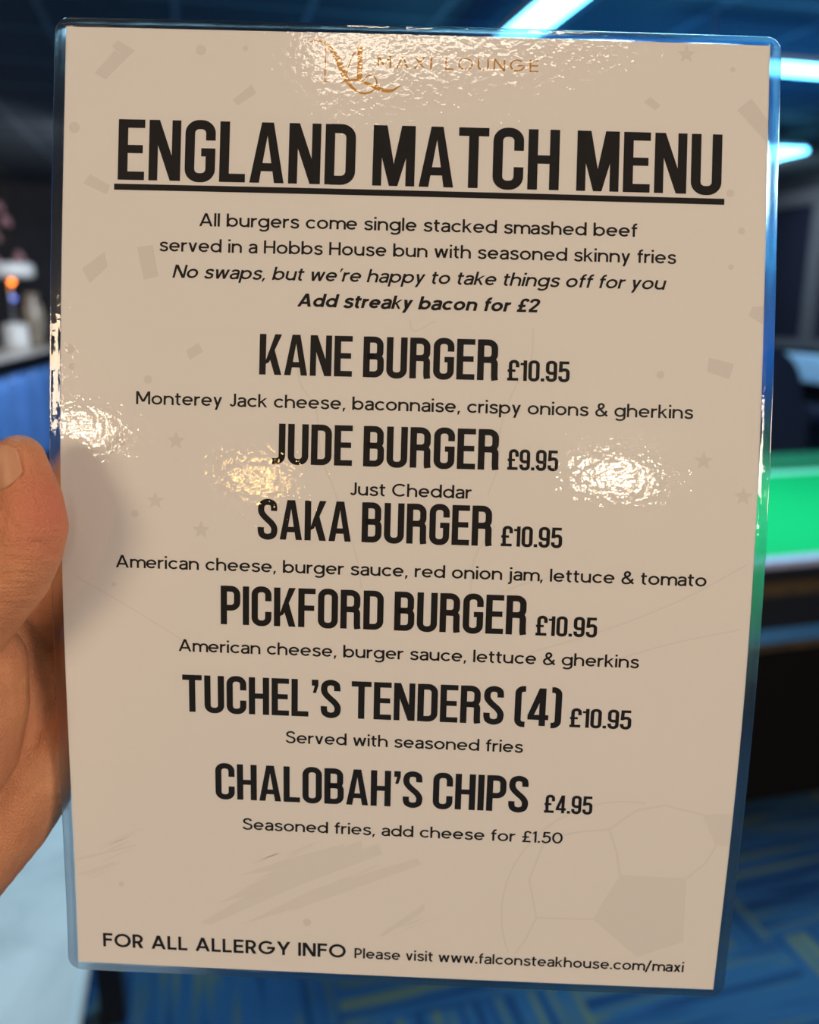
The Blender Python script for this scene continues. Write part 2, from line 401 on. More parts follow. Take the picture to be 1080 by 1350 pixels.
def sheet(u, t):
    """sheet coordinates in metres (u across from the middle, t down from the top edge) -> point on the curled sheet"""
    u = np.asarray(u, float); t = np.asarray(t, float)
    y = np.interp(t, _tt*SH, _Y) + np.where(t < 0, t, 0) + np.where(t > SH, (t-SH)*math.cos(_end), 0)
    z = np.interp(t, _tt*SH, _Z) + np.where(t > SH, (t-SH)*math.sin(_end), 0)
    s = t - SH/2
    a, b, c = CARD_POSE['twist']
    z = z + CARD_POSE['cup']*8*u*u + a*u*s*8 + b*u*s*s*60 + c*u*s**3*400
    return np.stack([u, y - SH/2, z], -1) @ _R.T + np.array(CARD_POSE['off'])
ORG = sheet(0, SH)               # the card's own origin: middle of its bottom edge
VIEW = Matrix.Translation((0, 0, CAMZ)) @ Matrix.Rotation(math.pi/2 - PITCH, 4, 'X')
def surf(u, t, off=0.0):
    """local point on the sheet (card object's axes), lifted off metres towards the reader"""
    P = sheet(u, t)
    h = 2e-4
    n = np.cross(sheet(np.asarray(u)+h, t)-P, sheet(u, np.asarray(t)+h)-P)
    n = n/np.linalg.norm(n, axis=-1, keepdims=True)
    P = P - n*np.asarray(off, float)[..., None] - ORG
    return P*np.array([1, -1, -1])
card = bpy.data.objects.new('menu_card', None); col.objects.link(card)
card.empty_display_size = 0.03
card.matrix_world = VIEW @ Matrix.Translation((ORG[0], -ORG[1], -ORG[2]))
tag(card, 'laminated cream burger menu sheet held up by a hand', 'menu')

def mesh_from(name, verts, faces, mat, parent, smooth=False, label=None):
    me = bpy.data.meshes.new(name)
    me.from_pydata([tuple(v) for v in verts], [], faces)
    me.materials.append(mat); me.update()
    if smooth: me.polygons.foreach_set('use_smooth', [True]*len(me.polygons))
    o = bpy.data.objects.new(name, me); col.objects.link(o); o.parent = parent
    if label: o['label'] = label
    return o

M['paper'] = simple('cream_paper', (0.80, 0.775, 0.735), 0.75, spec=0.1)
M['ink'] = simple('black_ink', (0.011, 0.010, 0.010), 0.6, spec=0.2)
M['gold_ink'] = simple('gold_ink', (0.64, 0.34, 0.07), 0.5, spec=0.3)
M['faint_ink'] = simple('faint_grey_print', (0.715, 0.688, 0.65), 0.75, spec=0.1)
M['fainter_ink'] = simple('fainter_grey_print', (0.752, 0.726, 0.688), 0.75, spec=0.1)

def film_material(name, gloss_boost, peel, haze, peel_scale=430, tint=(1, 1, 1)):
    m = bpy.data.materials.new(name); m.use_nodes = True
    nt = m.node_tree; nt.nodes.clear(); N = nt.nodes.new; L = nt.links.new
    out = N('ShaderNodeOutputMaterial'); tr = N('ShaderNodeBsdfTransparent'); gl = N('ShaderNodeBsdfGlossy')
    tr.inputs['Color'].default_value = (*tint, 1)
    gl.inputs['Roughness'].default_value = 0.02; gl.inputs['Color'].default_value = (1, 1, 1, 1)
    tc = N('ShaderNodeTexCoord'); n = N('ShaderNodeTexNoise'); n.inputs['Scale'].default_value = peel_scale
    n.inputs['Detail'].default_value = 2.0
    L(tc.outputs['Object'], n.inputs['Vector'])
    b = N('ShaderNodeBump'); b.inputs['Strength'].default_value = 1.0; b.inputs['Distance'].default_value = peel
    L(n.outputs['Fac'], b.inputs['Height']); L(b.outputs['Normal'], gl.inputs['Normal'])
    fr = N('ShaderNodeFresnel'); L(b.outputs['Normal'], fr.inputs['Normal'])
    # a thin film reflects alike from both sides
    ge = N('ShaderNodeNewGeometry'); io = N('ShaderNodeMapRange'); io.inputs['To Min'].default_value = 1.5; io.inputs['To Max'].default_value = 1/1.5
    L(ge.outputs['Backfacing'], io.inputs['Value']); L(io.outputs['Result'], fr.inputs['IOR'])
    mu = N('ShaderNodeMath'); mu.operation = 'MULTIPLY'; mu.inputs[1].default_value = gloss_boost; mu.use_clamp = True
    L(fr.outputs[0], mu.inputs[0])
    mx = N('ShaderNodeMixShader'); L(mu.outputs[0], mx.inputs[0])
    if haze:
        tl_ = N('ShaderNodeBsdfRefraction'); tl_.inputs['IOR'].default_value = 1.45; tl_.inputs['Roughness'].default_value = 0.28
        mh = N('ShaderNodeMixShader'); mh.inputs[0].default_value = haze
        L(tr.outputs[0], mh.inputs[1]); L(tl_.outputs[0], mh.inputs[2]); L(b.outputs['Normal'], tl_.inputs['Normal'])
        L(mh.outputs[0], mx.inputs[1])
    else:
        L(tr.outputs[0], mx.inputs[1])
    L(gl.outputs[0], mx.inputs[2]); L(mx.outputs[0], out.inputs['Surface'])
    return m
M['film'] = film_material('glossy_laminate_film', 1.0, 0.000068, 0, 500)
M['seam'] = film_material('clear_laminate_border', 1.2, 0.00005, 0.5, 420)

# paper: a thin closed sheet
nu, ntt = 25, 73
us = np.linspace(-SW/2, SW/2, nu); ts = np.linspace(0, SH, ntt)
UU, TT = np.meshgrid(us, ts)
front = surf(UU, TT, 0.0).reshape(-1, 3); back = surf(UU, TT, -0.00015).reshape(-1, 3)
n0 = nu*ntt; fs = []
for j in range(ntt-1):
    for i in range(nu-1):
        q = j*nu+i
        fs.append((q, q+nu, q+nu+1, q+1)); fs.append((n0+q, n0+q+1, n0+q+nu+1, n0+q+nu))
base_n = 2*n0; ring = [i for i in range(nu)] + [j*nu+nu-1 for j in range(1, ntt)] + [(ntt-1)*nu+i for i in range(nu-2, -1, -1)] + [j*nu for j in range(ntt-2, 0, -1)]
rim_f, rim_b = front[ring], back[ring]; k_ = len(ring)
for i in range(k_): fs.append((base_n+i, base_n+(i+1) % k_, base_n+k_+(i+1) % k_, base_n+k_+i))
paper = mesh_from('paper_sheet', np.concatenate([front, back, rim_f, rim_b]), fs, M['paper'], card, True)

# laminate pouch: front and back film over the paper, sealed clear border outside it
MG, MGB, CR = 0.0034, 0.0028, 0.0045      # border width (sides), bottom/top, corner radius
def ring_pts(d, n_side=(60, 90), nc=8):
    """closed loop around the sheet, d outside the paper's edge, rounded corners"""
    r = max(0.0002, CR*d/MG) if d > 0 else 0.0002
    x, y0, y1 = SW/2+d, -d*MGB/MG, SH+d*MGB/MG
    pts = []
    def arc(cx, cy, a0):
        for k in range(nc+1):
            a = a0 + math.pi/2*k/nc; pts.append((cx+r*math.cos(a), cy+r*math.sin(a)))
    def lin(p, q, n):
        for k in range(1, n): pts.append((p[0]+(q[0]-p[0])*k/n, p[1]+(q[1]-p[1])*k/n))
    arc(x-r, y1-r, 0); lin((x-r, y1), (-x+r, y1), n_side[0])
    arc(-x+r, y1-r, math.pi/2); lin((-x, y1-r), (-x, y0+r), n_side[1])
    arc(-x+r, y0+r, math.pi); lin((-x+r, y0), (x-r, y0), n_side[0])
    arc(x-r, y0+r, 1.5*math.pi); lin((x, y0+r), (x, y1-r), n_side[1])
    return np.array(pts)
def film_grid(off): return surf(UU, TT, off).reshape(-1, 3)
ff = [(j*nu+i, (j+1)*nu+i, (j+1)*nu+i+1, j*nu+i+1) for j in range(ntt-1) for i in range(nu-1)]
film_front, film_back = 0.00028, -0.00040
mesh_from('laminate_film', np.concatenate([film_grid(film_front), film_grid(film_back)]),
          ff + [tuple(n0+k for k in f[::-1]) for f in ff], M['film'], card, True, 'clear glossy film over the paper')
# border cross-section: from the film's front, stepping down past the paper's edge, out to the rim and round the back
mid = -0.00006
sect = [(0.0, film_front), (0.0005, film_front*0.75), (0.0010, mid+0.00016), (0.0016, mid+0.00012), (0.0028, mid+0.00012), (0.0032, mid+0.00011), (MG, mid+0.00004),
        (MG, mid-0.00004), (0.0032, mid-0.00011), (0.0016, mid-0.00012), (0.0010, mid-0.00016), (0.0005, film_back*0.75), (0.0, film_back)]
vs_, fs_ = [], []
rngw = np.random.RandomState(3)
loops = []
wob = None
for d, off in sect:
    pts = ring_pts(d)
    if wob is None:
        k = len(pts); wob = np.zeros(k)
        for _ in range(26):
            wob += rngw.randn()*np.sin(2*np.pi*np.arange(k)/k*rngw.randint(5, 120) + rngw.rand()*6.28)
        wob *= 0.000012
    amp = 1.0 if 0.0004 < d < 0.0030 else 0.0
    loops.append(surf(pts[:, 0], pts[:, 1], off + wob*amp))
nr = len(loops[0])
for lp_ in loops: vs_.extend(lp_)
for s in range(len(loops)-1):
    for i in range(nr):
        a, b = s*nr+i, s*nr+(i+1) % nr
        fs_.append((a, b, b+nr, a+nr))
mesh_from('sealed_border', vs_, fs_, M['seam'], card, True, 'clear sealed border of the laminate with rounded corners')

# ------------------------------------------------------------------ lettering: pen strokes and quads in glyph units (cap height 700)
def rounded(pts, n=7):
    """pts: (x, y[, r]); corners with r become arcs"""
    out = []
    for i, p in enumerate(pts):
        r = p[2] if len(p) > 2 else 0
        if not r or i in (0, len(pts)-1): out.append(np.array(p[:2], float)); continue
        P = np.array(p[:2], float); a = np.array(pts[i-1][:2], float)-P; b = np.array(pts[i+1][:2], float)-P
        a /= np.linalg.norm(a); b /= np.linalg.norm(b)
        ang = math.acos(max(-1, min(1, a@b))); tl_ = r/math.tan(ang/2)
        c = P + (a+b)/np.linalg.norm(a+b)*(r/math.sin(ang/2))
        s, e = P+a*tl_, P+b*tl_
        a0 = math.atan2(*(s-c)[::-1]); a1 = math.atan2(*(e-c)[::-1])
        dd = (a1-a0+math.pi) % (2*math.pi) - math.pi
        for k in range(n+1):
            t = a0+dd*k/n; out.append(c+r*np.array([math.cos(t), math.sin(t)]))
    return out
def arc(cx, cy, rx, ry, a0, a1, n=20):
    n = max(4, int(n*abs(a1-a0)/180))
    return [np.array([cx+rx*math.cos(math.radians(a0+(a1-a0)*k/n)), cy+ry*math.sin(math.radians(a0+(a1-a0)*k/n))]) for k in range(n+1)]
def spline(pts, n=6):
    P = [np.array(p, float) for p in pts]; P = [2*P[0]-P[1]] + P + [2*P[-1]-P[-2]]
    out = []
    for i in range(1, len(P)-2):
        for k in range(n):
            t = k/n
            out.append(0.5*(2*P[i] + (P[i+1]-P[i-1])*t + (2*P[i-1]-5*P[i]+4*P[i+1]-P[i+2])*t*t + (3*P[i]-P[i-1]-3*P[i+1]+P[i+2])*t**3))
    out.append(P[-2]); return out
def strip(pts, w, closed=False, maxlen=60):
    """ribbon of width w (number or list) along pts -> list of quads"""
    P = [np.array(p[:2], float) for p in pts]
    Wd = list(w) if isinstance(w, (list, tuple, np.ndarray)) else [w]*len(P)
    Q, V = [], []
    m = len(P)
    for i in range(m if closed else m-1):
        a, b = P[i], P[(i+1) % m]; k = max(1, int(np.linalg.norm(b-a)/maxlen))
        for j in range(k): Q.append(a+(b-a)*j/k); V.append(Wd[i]+(Wd[(i+1) % m]-Wd[i])*j/k)
    if not closed: Q.append(P[-1]); V.append(Wd[-1])
    m = len(Q); Lp, Rp = [], []
    for i in range(m):
        d0 = Q[i]-Q[i-1] if (closed or i > 0) else Q[1]-Q[0]
        d1 = Q[(i+1) % m]-Q[i] if (closed or i < m-1) else d0
        d0 = d0/(np.linalg.norm(d0)+1e-9); d1 = d1/(np.linalg.norm(d1)+1e-9)
        n0_, n1_ = np.array([-d0[1], d0[0]]), np.array([-d1[1], d1[0]])
        mm_ = n0_+n1_; mm_ /= (np.linalg.norm(mm_)+1e-9)
        s = V[i]/2/max(0.5, mm_@n0_)
        Lp.append(Q[i]+mm_*s); Rp.append(Q[i]-mm_*s)
    return [(Rp[i], Rp[(i+1) % m], Lp[(i+1) % m], Lp[i]) for i in range(m if closed else m-1)]
def quad(p0, p1, p2, p3, n=6):
    """p0-p1 one end, p3-p2 the other; cut into n along the length"""
    p0, p1, p2, p3 = (np.array(p, float) for p in (p0, p1, p2, p3))
    return [(p0+(p3-p0)*k/n, p1+(p2-p1)*k/n, p1+(p2-p1)*(k+1)/n, p0+(p3-p0)*(k+1)/n) for k in range(n)]
def rect(x0, x1, y0, y1):
    n = max(1, int((y1-y0)/120)); return quad((x0, y0), (x1, y0), (x1, y1), (x0, y1), n)
def hq(x0, y0, x1, y1, w): return quad((x0-w/2, y0), (x0+w/2, y0), (x1+w/2, y1), (x1-w/2, y1))

# condensed poster capitals
def poster(ch):
    w, e = 106, 53
    R_ = lambda pts, cl=False: strip(rounded(pts), w, cl)
    if ch == ' ': return [], 95
    if ch == 'E': return rect(0, w, 0, 700)+rect(w, 292, 602, 700)+rect(w, 272, 310, 405)+rect(w, 292, 0, 98), 292
    if ch == 'F': return rect(0, w, 0, 700)+rect(w, 288, 602, 700)+rect(w, 268, 300, 395), 288
    if ch == 'L': return rect(0, w, 0, 700)+rect(w, 285, 0, 98), 285
    if ch == 'H': return rect(0, w, 0, 700)+rect(236, 342, 0, 700)+rect(w, 236, 302, 400), 342
    if ch == 'I': return rect(0, w, 0, 700), w
    if ch == 'T': return rect(0, 330, 602, 700)+rect(112, 218, 0, 602), 330
    if ch == 'U': return R_([(e, 700), (e, 43, 100), (281, 43, 100), (281, 700)]), 334
    if ch == 'C': return R_([(281, 445), (281, 657, 100), (e, 657, 100), (e, 43, 100), (281, 43, 100), (281, 255)]), 334
    if ch == 'G': return R_([(281, 475), (281, 657, 100), (e, 657, 100), (e, 43, 100), (281, 43, 100), (281, 380)])+rect(178, 330, 290, 385), 334
    if ch in 'O0': return strip(rounded([(e, 350), (e, 43, 100), (281, 43, 100), (281, 657, 100), (e, 657, 100), (e, 350)])[:-1], w, True), 334
    if ch == 'D': return rect(0, w, 0, 700)+R_([(60, 649), (281, 649, 105), (281, 51, 105), (60, 51)]), 334
    if ch == 'B': return rect(0, w, 0, 700)+R_([(60, 649), (270, 649, 95), (270, 362, 70), (60, 362)])+R_([(60, 362), (281, 362, 80), (281, 51, 100), (60, 51)]), 334
    if ch == 'P': return rect(0, w, 0, 700)+R_([(60, 649), (277, 649, 105), (277, 305, 105), (60, 305)]), 330
    if ch == 'R': return rect(0, w, 0, 700)+R_([(60, 649), (276, 649, 105), (276, 352, 95), (60, 352)])+strip(rounded([(150, 352), (276, 350, 70), (278, 60), (288, 0)]), w), 340
    if ch == 'S': return strip(spline([(274, 500), (274, 560), (255, 625), (168, 658), (82, 625), (56, 545), (66, 470), (110, 405), (170, 345), (232, 285), (276, 215), (282, 150), (258, 75), (168, 42), (80, 75), (54, 145), (54, 210)], 5), w), 334
    if ch == 'J': return R_([(158, 700), (158, 47, 95), (0, 47)]), 212
    if ch == 'A': return quad((0, 0), (106, 0), (212, 700), (124, 700))+quad((378, 0), (272, 0), (166, 700), (254, 700))+rect(84, 294, 135, 230), 378
    if ch == 'N': return rect(0, 98, 0, 700)+rect(252, 350, 0, 700)+quad((236, 0), (350, 0), (114, 700), (0, 700)), 350
    if ch == 'M': return rect(0, 98, 0, 700)+rect(362, 460, 0, 700)+quad((184, 0), (276, 0), (150, 700), (0, 700))+quad((276, 0), (184, 0), (310, 700), (460, 700)), 460
    if ch == 'K': return rect(0, w, 0, 700)+quad((80, 170), (158, 215), (362, 700), (250, 700))+quad((250, 0), (364, 0), (238, 460), (140, 380)), 364
    if ch == '\u2019': return rect(12, 122, 588, 700)+quad((30, 452), (84, 452), (122, 590), (62, 590), 3), 122
    if ch == '(': return R_([(172, 678), (e, 678, 85), (e, 18, 85), (172, 18)]), 165
    if ch == ')': return R_([(0, 678), (116, 678, 85), (116, 18, 85), (0, 18)]), 165
    if ch == '4': return rect(196, 300, 0, 700)+rect(8, 350, 112, 206)+quad((8, 190), (108, 190), (300, 700), (190, 700)), 350
    if ch == '1': return rect(92, 198, 0, 700)+rect(0, 120, 535, 612)+quad((70, 560), (120, 560), (150, 700), (112, 700), 2), 198
    if ch == '9': return R_([(281, 440), (281, 657, 100), (e, 657, 100), (e, 285, 100), (250, 285)])+R_([(281, 560), (281, 43, 100), (e, 43, 100), (e, 190)]), 334
    if ch == '5': return rect(22, 312, 602, 700)+quad((10, 330), (112, 330), (124, 640), (22, 640), 2)+R_([(62, 395), (281, 430, 95), (281, 43, 100), (e, 43, 100), (e, 190)]), 334
    if ch == '\u00a3': return R_([(300, 455), (300, 657, 100), (92, 657, 100), (92, 340), (100, 60)])+rect(6, 240, 300, 382)+rect(0, 330, 0, 98), 345
    if ch == '.': return rect(0, 104, 0, 104), 104
    raise KeyError(ch)

# round geometric sans
def sans(ch, w=80):
    h = w/2; r = 250-h
    S_ = lambda pts, cl=False: strip(pts, w, cl)
    ring_ = lambda cx, cy=250, rx=r, ry=r: strip(arc(cx, cy, rx, ry, 0, 360, 20)[:-1], w, True)
    sp = lambda p: strip(spline(p, 5), w)
    V = lambda x, y0, y1: rect(x-h, x+h, y0, y1)
    Hh = lambda y, x0, x1: rect(x0, x1, y-h, y+h)
    d = w*1.08
    if ch == ' ': return [], 185
    if ch == 'a': return sp([(62, 385), (95, 435), (160, 463), (235, 463), (310, 440), (350, 385), (355, 320)])+V(355, 0, 330)+sp([(355, 282), (230, 275), (120, 255), (62, 200), (50, 140), (75, 75), (140, 38), (215, 38), (300, 75), (345, 140), (355, 190)]), 395
    if ch == 'b': return V(h, 0, 710)+ring_(260), 510
    if ch == 'c': return S_(arc(250, 250, r, r, 42, 318)), 440
    if ch == 'd': return V(500-h, 0, 710)+ring_(245), 500
    if ch == 'e': return S_(arc(245, 250, r-3, r, 2, 318))+Hh(250, 40, 485-h*.4), 490
    if ch == 'f': return V(118, 0, 560)+S_(arc(235, 560, 117, 112, 180, 78))+Hh(465, 10, 262), 262
    if ch == 'g': return V(500-h, -40, 500)+ring_(245)+S_(arc(500-h-r, -20, r, 150, 0, -148)), 500
    if ch in 'hn': return V(h, 0, 710 if ch == 'h' else 500)+S_(arc(232, 285, 232-h, 215-h, 180, 0))+V(464-h, 0, 290), 464
    if ch == 'i': return V(h+2, 0, 500)+rect(-2, w+6, 610, 610+w+6), w+4
    if ch == 'j': return V(h+40, -70, 500)+S_(arc(-30, -75, 70+h, 90, 0, -90))+rect(36, w+44, 610, 610+w+6), w+40
    if ch == 'k': return V(h, 0, 710)+quad((h, 270), (h, 150), (405, 500), (300, 500))+quad((310, 0), (412, 0), (215, 310), (140, 265)), 412
    if ch == 'l': return V(h, 0, 710), w
    if ch == 'm': return V(h, 0, 500)+S_(arc(205, 300, 205-h, 200-h, 180, 0))+V(410-h, 0, 305)+S_(arc(575-h, 300, 205-h, 200-h, 180, 0))+V(780-2*h, 0, 305), 780-w
    if ch == 'o': return ring_(250), 500
    if ch == 'p': return V(h, -200, 500)+ring_(260), 510
    if ch == 'r': return V(h, 0, 500)+S_(arc(230, 280, 230-h, 220-h, 180, 78)), 265
    if ch == 's': return sp([(352, 385), (315, 440), (255, 465), (180, 465), (105, 435), (72, 375), (95, 315), (160, 280), (240, 250), (325, 215), (352, 145), (325, 75), (255, 37), (170, 37), (90, 65), (42, 125)]), 390
    if ch == 't': return V(112, 140, 640)+S_(arc(215, 145, 103, 107, 180, 285))+Hh(462, 5, 270), 275
    if ch == 'u': return V(h, 210, 500)+S_(arc(230, 213, 230-h, 213-h, 180, 360))+V(460-h, 0, 500), 460
    if ch == 'v': return hq(205, 0, h+8, 500, d)+hq(205, 0, 402-h, 500, d), 410
    if ch == 'w': return hq(175, 0, h+8, 500, d)+hq(175, 0, 320, 500, d*.95)+hq(465, 0, 320, 500, d*.95)+hq(465, 0, 632-h, 500, d), 640
    if ch == 'x': return hq(h+10, 0, 385-h, 500, d*1.1)+hq(385-h, 0, h+10, 500, d*1.1), 395
    if ch == 'y': return hq(205, 0, h+8, 500, d)+hq(122, -200, 402-h, 500, d), 410
    if ch == 'A': return hq(h+6, 0, 305, 700, d)+hq(604-h, 0, 305, 700, d)+Hh(205, 130, 480), 610
    if ch == 'N': return V(h, 0, 700)+V(545-h, 0, 700)+hq(545-h*1.2, 0, h*1.2, 700, d*1.2), 545
    if ch == 'M': return V(h, 0, 700)+V(650-h, 0, 700)+hq(325, 140, h*1.1, 700, d*1.1)+hq(325, 140, 650-h*1.1, 700, d*1.1), 650
    if ch == 'J': return V(330-h, 200, 700)+S_(arc(175, 200, 155-h, 200-h, 0, -155)), 330
    if ch == 'C': return S_(arc(350, 350, 350-h, 350-h, 45, 315)), 620
    if ch == 'G': return S_(arc(350, 350, 350-h, 350-h, 45, 330))+S_(arc(350, 350, 350-h, 350-h, 330, 360))+Hh(340, 370, 700), 705
    if ch == 'O': return ring_(350, 350, 350-h, 350-h), 700
    if ch == 'H': return V(h, 0, 700)+V(520-h, 0, 700)+Hh(355, h, 520-h), 520
    if ch == 'S': return sp([(425, 545), (385, 620), (310, 662), (215, 662), (125, 625), (80, 540), (105, 455), (185, 400), (290, 355), (400, 300), (440, 200), (405, 95), (310, 38), (205, 38), (105, 80), (45, 165)]), 480
    if ch == 'F': return V(h, 0, 700)+Hh(700-h, h, 400)+Hh(365, h, 375), 405
    if ch == 'E': return V(h, 0, 700)+Hh(700-h, h, 420)+Hh(360, h, 395)+Hh(h, h, 420), 430
    if ch == 'L': return V(h, 0, 700)+Hh(h, h, 385), 390
    if ch == 'P': return V(h, 0, 700)+S_(rounded([(h, 700-h), (430-h, 700-h, 175), (430-h, 280, 175), (h, 280)])), 430
    if ch == 'R': return V(h, 0, 700)+S_(rounded([(h, 700-h), (440-h, 700-h, 170), (440-h, 300, 170), (h, 300)]))+hq(445-h, 0, 240, 305, d*1.15), 465
    if ch == 'Y': return V(280, 0, 320)+hq(280, 270, h+5, 700, d*1.1)+hq(280, 270, 555-h, 700, d*1.1), 560
    if ch == 'I': return V(h, 0, 700), w
    if ch == 'X': return hq(h+10, 0, 560-h, 700, d*1.1)+hq(560-h, 0, h+10, 700, d*1.1), 570
    if ch == 'U': return V(h, 250, 700)+S_(arc(265, 255, 265-h, 255-h, 180, 360))+V(530-h, 250, 700), 530
    if ch == '&': return sp([(545, 20), (430, 145), (300, 290), (185, 425), (150, 520), (180, 620), (265, 662), (350, 620), (375, 540), (330, 450), (220, 385), (110, 310), (55, 215), (75, 110), (150, 45), (255, 35), (370, 75), (455, 165), (510, 300)]), 560
    if ch == ',': return quad((10, -115), (62, -115), (62+w*.75, 90), (30, 90), 2), w+45
    if ch == '.': return rect(0, w+10, 0, w+10), w+10
    if ch == '\u2019': return quad((10, 500), (55, 500), (40+w, 700), (40, 700), 2), w+45
    if ch == '/': return hq(30, -110, 290, 730, w*1.05), 330
    if ch == '\u00a3': return sp([(410, 560), (385, 625), (310, 662), (225, 645), (170, 580), (160, 480), (175, 350), (165, 200), (110, 60)])+Hh(330, 30, 345)+Hh(h, 30, 430), 445
    if ch == '2': return sp([(55, 510), (75, 595), (140, 652), (235, 662), (325, 630), (370, 550), (355, 450), (290, 350), (180, 215), (70, 75)])+Hh(h, 45, 415), 430
    if ch == '1': return V(150, 0, 700)+quad((0, 520), (15, 610), (150, 700), (150, 600), 2), 150+h
    if ch == '5': return Hh(700-h, 95, 400)+quad((62, 330), (62+w, 330), (100+w, 690), (95, 690), 2)+sp([(95, 365), (170, 425), (260, 432), (345, 395), (395, 310), (395, 190), (345, 90), (255, 38), (160, 40), (80, 85), (40, 150)]), 440
    if ch == '0': return strip(arc(250, 350, 250-h, 350-h, 0, 360)[:-1], w, True), 500
    raise KeyError(ch)

def sheet_mesh(name, quads_mm, off, mat, parent, label=None):
    """quads given in sheet millimetres -> mesh lying on the curled sheet"""
    if not quads_mm: return None
    P = np.array(quads_mm).reshape(-1, 2)/1000
    v = surf(P[:, 0], P[:, 1], off)
    f = []
    for k in range(len(quads_mm)):
        f.append((4*k, 4*k+1, 4*k+2, 4*k+3))
    return mesh_from(name, v, f, mat, parent, False, label)
def line(name, text, font, u0, u1, base, cap, bearing, weight=None, shear=0.0, mat='ink', mono=None, label=None):
    x = 0; quads_ = []
    for ch in text:
        g, wd = (font(ch, weight) if weight else font(ch))
        quads_ += [[(p[0]+x, p[1]) for p in q] for q in g]
        x += wd + bearing
    x -= bearing
    ky = cap/700; kx = (u1-u0)/(x + shear*350)
    print('LINE %-45s hscale %.2f' % (text, kx/ky))
    mm_ = [[(u0 + (px + shear*max(-250, py))*kx, base - py*ky) for px, py in q] for q in quads_]
    return sheet_mesh(name, mm_, 0.00006, M[mat], paper, label)

line('menu_title', 'ENGLAND MATCH MENU', poster, -88.5, 91.5, 45.0, 18.0, 48)
sheet_mesh('title_underline', [[(u, 46.2), (u+9.1, 46.2), (u+9.1, 48.0), (u, 48.0)] for u in np.arange(-89.5, 92.3, 9.1)], 0.00006, M['ink'], paper)
PB = 42
for txt, u0, u1, base, price, p0, p1, pb in (
        ('KANE BURGER', -44.5, 27.0, 102.0, '£10.95', 29.7, 48.2, 101.9),
        ('JUDE BURGER', -40.1, 28.1, 128.6, '£9.95', 30.6, 45.7, 128.4),
        ('SAKA BURGER', -44.2, 26.8, 151.5, '£10.95', 29.5, 47.8, 151.4),
        ('PICKFORD BURGER', -55.5, 38.2, 178.4, '£10.95', 41.0, 59.5, 178.4),
        ('TUCHEL’S TENDERS (4)', -67.8, 50.0, 207.1, '£10.95', 52.7, 71.5, 207.1),
        ('CHALOBAH’S CHIPS', -57.8, 41.3, 236.1, '£4.95', 46.4, 61.4, 235.9)):
    line('item_name', txt, poster, u0, u1, base, 12.1, PB)
    line('item_price', price, poster, p0, p1, pb, 6.1, 40)
for txt, u0, u1, base in (
        ('All burgers come single stacked smashed beef', -63.6, 66.9, 58.3),
        ('served in a Hobbs House bun with seasoned skinny fries', -75.4, 78.6, 66.0)):
    line('intro_line', txt, sans, u0, u1, base, 3.9, 60, 98)
line('intro_line', 'No swaps, but we’re happy to take things off for you', sans, -71.3, 75.8, 73.8, 3.9, 58, 102, 0.2)
line('intro_line', 'Add streaky bacon for £2', sans, -33.6, 38.5, 81.5, 3.9, 58, 134, 0.2)
for txt, u0, u1, base in (
        ('Monterey Jack cheese, baconnaise, crispy onions & gherkins', -81.7, 85.0, 111.8),
        ('Just Cheddar', -16.5, 20.2, 137.4),
        ('American cheese, burger sauce, red onion jam, lettuce & tomato', -88.1, 91.3, 161.7),
        ('American cheese, burger sauce, lettuce & gherkins', -68.8, 72.6, 187.5),
        ('Served with seasoned fries', -35.3, 38.8, 216.1),
        ('Seasoned fries, add cheese for £1.50', -49.3, 52.8, 246.4)):
    line('item_description', txt, sans, u0, u1, base, 3.9, 60, 98)
line('allergy_heading', 'FOR ALL ALLERGY INFO', sans, -96.4, -15.6, 291.0, 4.9, 74, 118)
line('allergy_line', 'Please visit www.falconsteakhouse.com/maxi', sans, -12.7, 94.7, 290.9, 3.7, 66, 104)

# gold emblem and name at the top
LOGO = [[[(-27.2, 4.1), (-27.2, 9.0), (-27.2, 14.2)], [0.4, 0.4, 0.35]], [[(-28.2, 14.5), (-25.6, 14.3)], [0.3, 0.3]], [[(-31.9, 2.7), (-29.2, 2.5), (-27.1, 3.2), (-25.2, 5.3), (-23.4, 8.1), (-22.0, 11.2), (-20.7, 13.7), (-18.8, 16.2), (-16.1, 17.6), (-13.8, 17.4), (-12.1, 16.3)], [0.2, 0.5, 0.8, 1.3, 1.6, 1.7, 1.4, 0.8, 0.6, 0.5, 0.3]], [[(-21.2, 12.9), (-20.2, 9.7), (-19.1, 6.5), (-17.6, 5.1)], [0.35, 0.35, 0.35, 0.35]], [[(-16.9, 3.6), (-16.9, 8.8), (-16.9, 13.8)], [1.6, 1.6, 1.6]], [[(-22.9, 14.9), (-20.2, 13.9), (-16.9, 13.9), (-13.5, 15.2), (-10.4, 16.4), (-7.4, 16.7), (-4.6, 15.1)], [0.15, 0.5, 0.8, 1.0, 1.1, 0.9, 0.2]], [[(-15.5, 13.6), (-14.2, 12.3), (-12.6, 12.5), (-11.7, 14.3), (-12.1, 16.0)], [0.3, 0.35, 0.4, 0.4, 0.3]]]
def pen(pts, wd, n=6):
    ps = spline(pts, n); k = len(ps)
    ws = np.interp(np.linspace(0, len(pts)-1, k), range(len(pts)), wd)
    return strip(ps, list(ws), False, 3)
q = []
for pts, wd in LOGO: q += pen(pts, wd)
sheet_mesh('emblem', q, 0.00006, M['gold_ink'], paper, 'gold letter emblem with a swash')
line('emblem_name', 'MAXI LOUNGE', sans, -11.7, 36.3, 10.0, 3.6, 215, 80, mat='gold_ink', label='gold spaced capitals')

